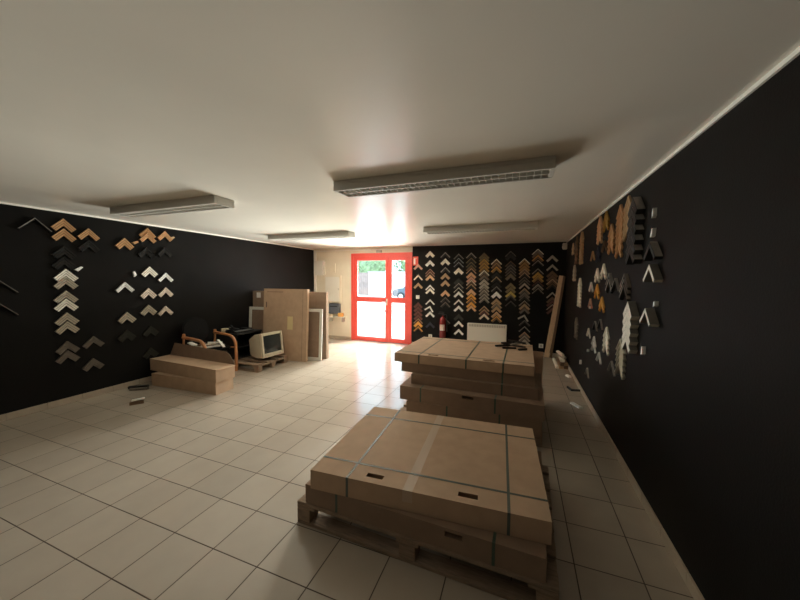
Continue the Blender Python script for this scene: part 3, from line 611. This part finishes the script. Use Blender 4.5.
# offcuts on the tall stack
def bar(name, p, q, w, h_, m, label, cat, group=None, roll=0):
    p = Vector(p); q = Vector(q); d = q - p; L = d.length
    b = MB(); b.prism([(-w / 2, 0), (w / 2, 0), (w / 2, h_ * .6), (w * .1, h_), (-w / 2, h_)], 0, L, lambda a, z, l: (l, a, z))
    o = b.build(name, m); o.location = p
    o.rotation_euler = Matrix(((1, 0, 0), (0, 1, 0), (0, 0, 1))).to_euler()
    X = d.normalized(); Z = Vector((0, 0, 1)); 
    if abs(X.z) > .95: Z = Vector((0, 1, 0))
    Y = Z.cross(X).normalized(); Z = X.cross(Y)
    mt = Matrix((X, Y, Z)).transposed().to_4x4() @ Matrix.Rotation(roll, 4, 'X'); mt.translation = p
    o.matrix_world = mt
    return tag(o, label, cat, group)
zt = .781
offs = [((-.27, 4.22), (-.06, 4.36), 'dk', 'black offcut with its tip sticking out towards the armchair'), ((-.18, 4.13), (-.02, 4.17), 'dk', 'black offcut lying nearest the front edge'), ((-.03, 4.34), (.09, 4.29), 'br', 'brown offcut lying at the back of the heap'),
        ((.01, 4.09), (.10, 4.16), 'dk', 'short black offcut at the end of the heap, lying askew')]
for i, (p, q, f, lb) in enumerate(offs): bar('moulding_offcut', (*p, zt + .0), (*q, zt + .0), .03, .022, FM[f], lb, 'offcut', 'offcuts on the tall stack')
bar('moulding_offcut', (-.17, 4.245, zt + .024), (.06, 4.17, zt + .024), .028, .02, FM['dk'], 'black offcut lying across the others on the tall stack', 'offcut', 'offcuts on the tall stack')
bar('moulding_offcut', (-.08, 4.15, zt + .046), (.04, 4.31, zt + .046), .026, .02, FM['gr'], 'grey offcut on top of the black heap on the tall stack', 'offcut', 'offcuts on the tall stack')

bar('moulding_offcut', (-.20, 4.20, zt + .046), (-.06, 4.24, zt + .050), .03, .022, FM['dk'], 'black offcut on the armchair side of the heap, lying on others', 'offcut', 'offcuts on the tall stack')
bar('moulding_offcut', (-.12, 4.27, zt + .075), (.09, 4.17, zt + .070), .026, .02, FM['dk'], 'long black offcut topmost on the tall stack heap', 'offcut', 'offcuts on the tall stack')
# ---------------------------------------------------------------- long cartons by the side wall
carton((-5.17, 3.10, 0), R(2.4), 1.26, .30, .182, 'lower long carton on the floor beside the armchair', m=M['card'], seed=9)
lg = carton((-5.37, 3.205, .184), R(-2.6), 1.49, .30, .182, 'upper long carton with its flap standing open, in front of the armchair', m=M['card'], seed=10)
MB().prism([(0.0, 0), (1.49, 0), (1.38, .13), (1.30, .17), (.10, .20)], 0, .006, lambda p, q, a: (p, .30 + q * .08 + a, .182 + q)).build('open_flap', M['card2'], lg)  # darker card puts the flap's shaded side into its colour
MB().prism([(.02, 0), (.30, 0), (.29, .05), (.04, .05)], 0, .005, lambda p, q, a: (1.491 + q * .3 + a, p, .182 - .001 - q * .2)).build('side_flap', M['card'], lg)

# ---------------------------------------------------------------- armchair
ch = tag(empty('armchair', (-4.90, 3.86, 0), 0), 'black office armchair with varnished bentwood arms, loaded with moulding scraps', 'armchair')
MB().box(-.24, .24, -.23, .23, .40, .47).build('seat', M['black_fabric'], ch, bevel=.03, smooth=True)
b = MB(); n = 28
ring = [(.235 * math.copysign(abs(math.cos(2 * math.pi * k / n)) ** .8, math.cos(2 * math.pi * k / n)), .21 * math.copysign(abs(math.sin(2 * math.pi * k / n)) ** .8, math.sin(2 * math.pi * k / n))) for k in range(n)]
b.prism(ring, 0, .06, lambda p, q, a: (-.30 - a - q * .18, p, .73 + q)); b.build('backrest', M['black_fabric'], ch, bevel=.015, smooth=True)
MB().tube([(-.2, 0, .42), (-.30, 0, .44), (-.34, 0, .55), (-.36, 0, .66)], .018).build('back_support', M['black_plastic'], ch, smooth=True)
for s in (-1, 1):
    y = s * .285
    pts = [(.27, y, 0), (.275, y, .30), (.27, y, .45)]
    for k in range(1, 9):
        a = k * math.pi / 16; pts.append((.27 - .17 * (1 - math.cos(a)), y, .45 + .18 * math.sin(a)))
    pts += [(0, y, .64), (-.24, y, .655)]
    fr = MB().tube(pts, [.025] * len(pts), 10).build('arm', M['bent'], ch, smooth=True)
    MB().tube([(-.22, y, .65), (-.235, y, .50), (-.26, y, 0)], .017).build('rear_leg', M['bent'], ch, smooth=True)
    MB().lathe([(0, 0), (.022, 0), (.026, .02), (.022, .045), (0, .05)], (-.22, y, .665), 12).build('arm_knob', M['bent'], ch, smooth=True)
    MB().tube([(.25, y, .42), (.0, y * .8, .42), (-.24, y, .42)], .012).build('side_rail', M['bent'], ch, smooth=True)
# scraps heaped on the seat: each one a corner scrap or short length
scr = [(-.05, -.12, .472, 20, 'cr', 'cream scrap on the armchair seat, nearest the open flap'), (.08, -.02, .472, 65, 'wh', 'white scrap at the front edge of the armchair seat'), (-.10, .06, .472, -30, 'tn', 'tan scrap near the backrest of the armchair'),
       (.02, .13, .472, 10, 'cr', 'cream scrap beside the far chair arm'), (-.02, -.02, .50, 75, 'wp', 'pale scrap lying across the heap on the chair'), (.05, .05, .525, 35, 'wh', 'white scrap on top of the heap on the chair'),
       (-.12, -.06, .50, -60, 'br', 'brown scrap lying across the back of the chair heap'), (.12, .10, .50, -15, 'gr', 'grey scrap over the front corner of the chair heap')]
for x, y, z, a, f, lb in scr:
    c_, s_ = math.cos(R(a)), math.sin(R(a)); L = .11
    bar('moulding_scrap', (-4.87 + x - c_ * L, 3.85 + y - s_ * L, z), (-4.87 + x + c_ * L, 3.85 + y + s_ * L, z), .035, .024, FM[f], lb, 'scrap', 'scraps on the armchair')
bar('moulding_scrap', (-4.90, 3.60, .53), (-5.08, 3.64, .55), .07, .02, FM['wh'], 'white scrap sticking out between chair arm and flap', 'scrap', 'scraps on the armchair')
bar('moulding_scrap', (-4.75, 3.90, .58), (-4.50, 3.80, .50), .04, .015, FM['wh'], 'long white strip hanging over the chair front', 'scrap', 'scraps on the armchair')

# ---------------------------------------------------------------- small pallet, monitor, black cabinet
pallet((-5.36, 4.18, 0), R(1), 1.17, .76, 'small wooden pallet carrying the old computer monitor', hgt=.135)
cr_ = tag(empty('computer_monitor', (-4.27, 4.65, .172), R(86), rot=(R(-6), 0, R(86))), 'old beige CRT computer monitor standing on the small pallet', 'monitor')
# local: x along the screen, y = depth away from the viewer side, built facing local -Y
w2 = .25; b = MB()
fr_ = [(-w2, 0, .02), (w2, 0, .02), (w2, 0, .46), (-w2, 0, .46)]; mid = [(-w2 + .01, .16, .02), (w2 - .01, .16, .02), (w2 - .01, .16, .45), (-w2 + .01, .16, .45)]
bk = [(-.15, .42, .06), (.15, .42, .06), (.15, .42, .36), (-.15, .42, .36)]
b.add(fr_ + mid + bk, [(0, 1, 2, 3)] + [(i, (i + 1) % 4, 4 + (i + 1) % 4, 4 + i) for i in range(4)] + [(4 + i, 4 + (i + 1) % 4, 8 + (i + 1) % 4, 8 + i) for i in range(4)] + [(8, 9, 10, 11)])
b.build('housing', M['crt'], cr_, bevel=.012, smooth=True)
b = MB(); y0, y1 = -.025, 0
b.box(-w2, -w2 + .045, y0, y1, .02, .46); b.box(w2 - .045, w2, y0, y1, .02, .46); b.box(-w2 + .045, w2 - .045, y0, y1, .02, .09); b.box(-w2 + .045, w2 - .045, y0, y1, .415, .46)
bz = b.build('bezel', M['crt'], cr_, bevel=.006)
MB().box(.14, .17, -.029, -.025, .045, .06).build('power_button', M['grille'], bz)
b = MB(); nx, nz = 8, 6; vs = []
for j in range(nz + 1):
    for i in range(nx + 1):
        u, v = i / nx * 2 - 1, j / nz * 2 - 1; vs.append((u * .205, -.006 - .012 * (1 - (u * u + v * v) / 2), .2525 + v * .1625))
b.add(vs, [(j * (nx + 1) + i, j * (nx + 1) + i + 1, (j + 1) * (nx + 1) + i + 1, (j + 1) * (nx + 1) + i) for j in range(nz) for i in range(nx)])
b.build('screen', M['crt_glass'], cr_, smooth=True)
MB().lathe([(0, 0), (.13, 0), (.13, .012), (.08, .03), (0, .03)], (0, .17, -.0), 20).build('swivel_base', M['crt'], cr_, smooth=True)
cb = tag(empty('cabinet', (-5.30, 4.32, .136), R(1)), 'low black open cabinet on the small pallet behind the monitor', 'cabinet')
MB().box(0, .50, 0, .62, .44, .47).build('top', M['black_plastic'], cb, bevel=.004)
MB().box(0, .02, 0, .62, 0, .44).build('side_panel', M['black_plastic'], cb); MB().box(.02, .48, 0, .02, 0, .44).build('side_panel', M['black_plastic'], cb); MB().box(.02, .48, .60, .62, 0, .44).build('side_panel', M['black_plastic'], cb)
MB().box(.02, .48, .02, .60, .20, .22).build('shelf', M['black_plastic'], cb); MB().box(.02, .48, .02, .60, 0, .02).build('base', M['black_plastic'], cb)
zt = .608
kb = tag(empty('keyboard', (-4.95, 4.60, zt), R(88)), 'dark computer keyboard lying on the black cabinet', 'keyboard')
MB().box(-.2, .2, -.07, .07, 0, .02).build('body', M['black_plastic'], kb, bevel=.004)
k = MB()
for i in range(14):
    for j in range(5): k.box(-.19 + i * .027, -.168 + i * .027, -.06 + j * .025, -.04 + j * .025, .02, .028)
k.build('key', mat('grey_keys', (.16, .16, .16), .5), kb)['kind'] = 'stuff'
disc_roll('tape_roll', (-5.20, 4.42, zt), .065, .07, M['cream_cloth'], 'cream foam tape roll on the black cabinet beside the chair', 'tape roll')
b = MB(); pts = []
for i in range(90):
    a = i * .42; pts.append(((.09) * math.cos(a) * (1 + .15 * math.sin(i * .3)), (.05) * math.sin(a), .012 + .0006 * i + .008 * math.sin(i * .9)))
tag(b.tube(pts, .006, 6).build('cable_coil', M['black_plastic'], loc=(-5.00, 4.36, zt), smooth=True), 'tangled black cable coil on the near end of the black cabinet', 'cable')
o = tag(empty('telephone', (-4.96, 4.50, zt + .09), R(60)), 'black desk telephone handset heap standing on the cabinet', 'telephone')
o.location = (-5.17, 4.61, zt)
MB().prism([(0, 0), (.18, 0), (.18, .03), (0, .08)], 0, .17, lambda p, q, a: (p - .09, a - .085, q)).build('base', M['black_plastic'], o, bevel=.005)
MB().tube([(-.06, -.09, .07), (-.05, -.06, .10), (-.05, .06, .10), (-.06, .09, .07)], [.022, .014, .014, .022]).build('handset', M['black_plastic'], o, smooth=True)
o = tag(empty('laptop', (-5.05, 5.02 - .06, zt), R(0)), 'closed black laptop lying at the far end of the black cabinet', 'laptop'); o.location = (-5.14, 4.845, zt + .0)
MB().box(-.14, .10, -.06, .08, 0, .02).build('base', M['black_plastic'], o, bevel=.003); MB().box(-.14, .10, -.06, .08, .021, .03).build('lid', M['black_fabric'], o, bevel=.003)

# ---------------------------------------------------------------- leaning sheets and frames
def sheet(name, x0, x1, yb, yt, z, th, m, label, cat, extra=None):
    ang = math.atan2(yt - yb, z); L = z / math.cos(ang)
    o = empty(name, (x0, yb, 0), rot=(-ang, 0, R(6))); tag(o, label, cat)
    return o, L
o, L = sheet('cardboard_box', -4.87, -3.90, 5.0, 5.09, 1.425, .07, M['card'], 'tall flat carton with a yellow label leaning beside the monitor', 'cardboard box')
W_ = .99
MB().box(0, W_, 0, .075, 0, L).build('body', M['card'], o, bevel=.003)
MB().box(.56, .68, -.002, 0, .62, .88).build('label_sticker', M['paper'], o); MB().box(.06, .075, -.002, 0, L - .38, L - .27).build('hand_slot', M['black_plastic'], o)
MB().box(.08, .45, -.0015, 0, L - .07, L - .055).build('flap_seam', M['card2'], o)
MB().box(W_ - .10, W_ - .092, -.0012, 0, .02, L - .02).build('side_seam', M['card2'], o)
o, L = sheet('picture_frame', -5.37, -3.66, 5.11, 5.18, 1.03, .03, None, 'large white frame with brown backing leaning behind the tall carton', 'picture frame')
W_ = 1.72; f = .06; b = MB(); c_ = [(0, 0), (W_, 0), (W_, L), (0, L)]; i_ = [(f, f), (W_ - f, f), (W_ - f, L - f), (f, L - f)]
vs = [(x, 0, z) for x, z in c_] + [(x, 0, z) for x, z in i_] + [(x, .035, z) for x, z in c_] + [(x, .035, z) for x, z in i_]
b.add(vs, [(i, (i + 1) % 4, 4 + (i + 1) % 4, 4 + i) for i in range(4)] + [(8 + i, 12 + i, 12 + (i + 1) % 4, 8 + (i + 1) % 4) for i in range(4)] + [(i, 8 + i, 8 + (i + 1) % 4, (i + 1) % 4) for i in range(4)] + [(4 + i, 4 + (i + 1) % 4, 12 + (i + 1) % 4, 12 + i) for i in range(4)])
b.build('moulding', M['white_plastic'], o, bevel=.004); MB().box(f, W_ - f, .015, .03, f, L - f).build('backing_board', M['card2'], o)
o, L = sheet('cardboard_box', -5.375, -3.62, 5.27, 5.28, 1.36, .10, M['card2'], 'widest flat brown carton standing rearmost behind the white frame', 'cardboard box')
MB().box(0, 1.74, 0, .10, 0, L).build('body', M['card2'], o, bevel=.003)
MB().box(.10, .20, -.002, 0, L - .14, L - .03).box(.33, .45, -.002, 0, L - .07, L - .02).build('white_sticker', M['sign_white'], o)
# ---------------------------------------------------------------- corner planks and offcut stack
def lean(p, q, w, d, m, label):
    p = Vector(p); q = Vector(q); Z = (q - p).normalized(); Y = Vector((0, 1, 0)); X = Y.cross(Z).normalized(); Y = Z.cross(X)
    b = MB().box(-w / 2, w / 2, -d / 2, d / 2, 0, (q - p).length); o = b.build('plank', m, bevel=.003)
    mt = Matrix((X, Y, Z)).transposed().to_4x4(); mt.translation = p; o.matrix_world = mt
    tag(o, label, 'plank', 'planks leaning in the corner')
lean((.575, 7.36, .012), (.815, 7.44, 1.74), .095, .03, M['plank'], 'wide light tan plank leaning in the corner of the black walls')
lean((.655, 7.33, .012), (.862, 7.40, 1.73), .045, .03, M['plank_dark'], 'dark brown plank leaning beside the light tan one')
st = [((.70, 6.50, 0), (.70, 7.20, 0), .05, .045, 'cr', 'long pale strip lowest beside the offcut heap in the corner'), ((.77, 6.50, 0), (.78, 6.95, 0), .07, .06, 'tn', 'tan offcut at the bottom of the heap in the corner'), ((.85, 6.52, 0), (.85, 6.98, 0), .07, .06, 'br', 'brown offcut at the bottom of the heap against the wall'),
      ((.78, 6.48, .061), (.77, 6.92, .061), .07, .06, 'br', 'brown offcut second up in the corner heap'), ((.85, 6.52, .061), (.85, 6.95, .061), .06, .055, 'tn', 'tan offcut second up, against the skirting side'), ((.79, 6.54, .122), (.80, 6.90, .122), .08, .05, 'cr', 'cream offcut third up in the corner heap'),
      ((.83, 6.55, .173), (.76, 6.88, .173), .05, .045, 'sg', 'silver grey offcut on top of the corner heap, lying askew'), ((.80, 6.62, .219), (.74, 6.95, .219), .05, .035, 'wp', 'pale offcut topmost on the corner heap')]
for p, q, w, h_, f, lb in st: bar('moulding_offcut', p, q, w, h_, FM[f], lb, 'offcut', 'offcuts stacked in the corner')

# ---------------------------------------------------------------- debris on the floor
def floor_sample(x, y, a, w, d, half, fin, label):
    o = empty('frame_corner_sample', (x, y, 0), rot=(R(-90), 0, 0)); tag(o, label, 'frame sample')
    o.rotation_euler = Matrix.Rotation(R(a), 3, 'Z').to_4x4().to_euler() if False else (Matrix.Rotation(R(a), 3, 'Z') @ Matrix.Rotation(R(-90), 3, 'X')).to_euler()
    for s in (-1, 1): place('arm', arm_mesh(s, w, d, half * 1.414, 'a', fin, 0, w, 'm'), o)
    return o
floor_sample(.76, 5.22, 150, .025, .03, .11, 'dk', 'black corner sample lying on the floor tiles by the long wall')
bar('moulding_scrap', (.70, 4.70, 0), (.78, 4.55, 0), .06, .02, FM['wh'], 'white scrap on the floor beside the tall stack', 'scrap')
bar('moulding_scrap', (.84, 5.95, 0), (.80, 6.05, 0), .05, .03, FM['wh'], 'small white scrap against the skirting by the planks', 'scrap')
bar('moulding_scrap', (-5.32, 2.88, 0), (-5.14, 3.03, 0), .07, .035, FM['dk'], 'black scrap on the floor against the skirting near the long cartons', 'scrap')
bar('moulding_scrap', (-5.22, 2.84, 0), (-5.04, 2.97, 0), .06, .03, FM['tp'], 'taupe scrap lying beside the black one near the long cartons', 'scrap')
bar('moulding_scrap', (-4.62, 2.50, 0), (-4.54, 2.62, 0), .06, .04, FM['br'], 'dark brown block scrap lying alone on the open tiles', 'scrap')
bar('moulding_scrap', (-4.62, 2.53, .041), (-4.53, 2.62, .055), .05, .018, FM['wh'], 'white sliver lying on top of the dark brown scrap', 'scrap')
# little offcuts hooked on the walls
def hook(loc, rz, a, w, hh, fin, label):
    o = MB().prism([(-w, -hh), (w, -hh * .6), (w * .7, hh), (-w * .4, hh * .8)], 0, .025, lambda p, q, v: (p * math.cos(a) - q * math.sin(a), -v, p * math.sin(a) + q * math.cos(a))).build('moulding_chip', FM[fin], loc=loc, rz=rz)
    tag(o, label, 'moulding chip', 'chips nailed on the walls')
hook((XL, 2.42, 1.735), R(90), R(-50), .02, .045, 'wh', 'small white chip nailed beside the tall cream and silver column')
hook((XL, 3.06, 1.68), R(90), R(20), .02, .04, 'wh', 'small white chip nailed among the columns above the long cartons')
hook((XL, 3.09, 2.15), R(90), R(-60), .02, .04, 'cp', 'small copper chip nailed beside the upper copper sample')
hook((XL, 3.64, 2.29), R(90), R(-60), .02, .03, 'tn', 'small tan chip nailed beside the topmost column by the armchair')
hook((XR, 2.80, 2.12), R(-90), R(0), .010, .035, 'wh', 'white chip nailed high beside the black outlined stack')
hook((XR, 2.80, 1.98), R(-90), R(-15), .014, .035, 'wh', 'white chip nailed lower beside the black outlined stack')
hook((XR, 2.68, 1.475), R(-90), R(0), .014, .02, 'wh', 'white chip stuck above the lone silver sample')
hook((XR, 2.86, 1.11), R(-90), R(0), .015, .035, 'wh', 'white chip just below the deep silver stack')
hook((XR, 4.85, .70), R(-90), R(0), .012, .02, 'wh', 'tiny white chip low on the long wall')
hook((XR, 5.35, .42), R(-90), R(0), .03, .04, 'wh', 'rounded white chip lowest on the long wall near the floor')
hook((XR, 4.85, 1.28), R(-90), R(0), .012, .02, 'wh', 'tiny white chip under the dusty pink sample')
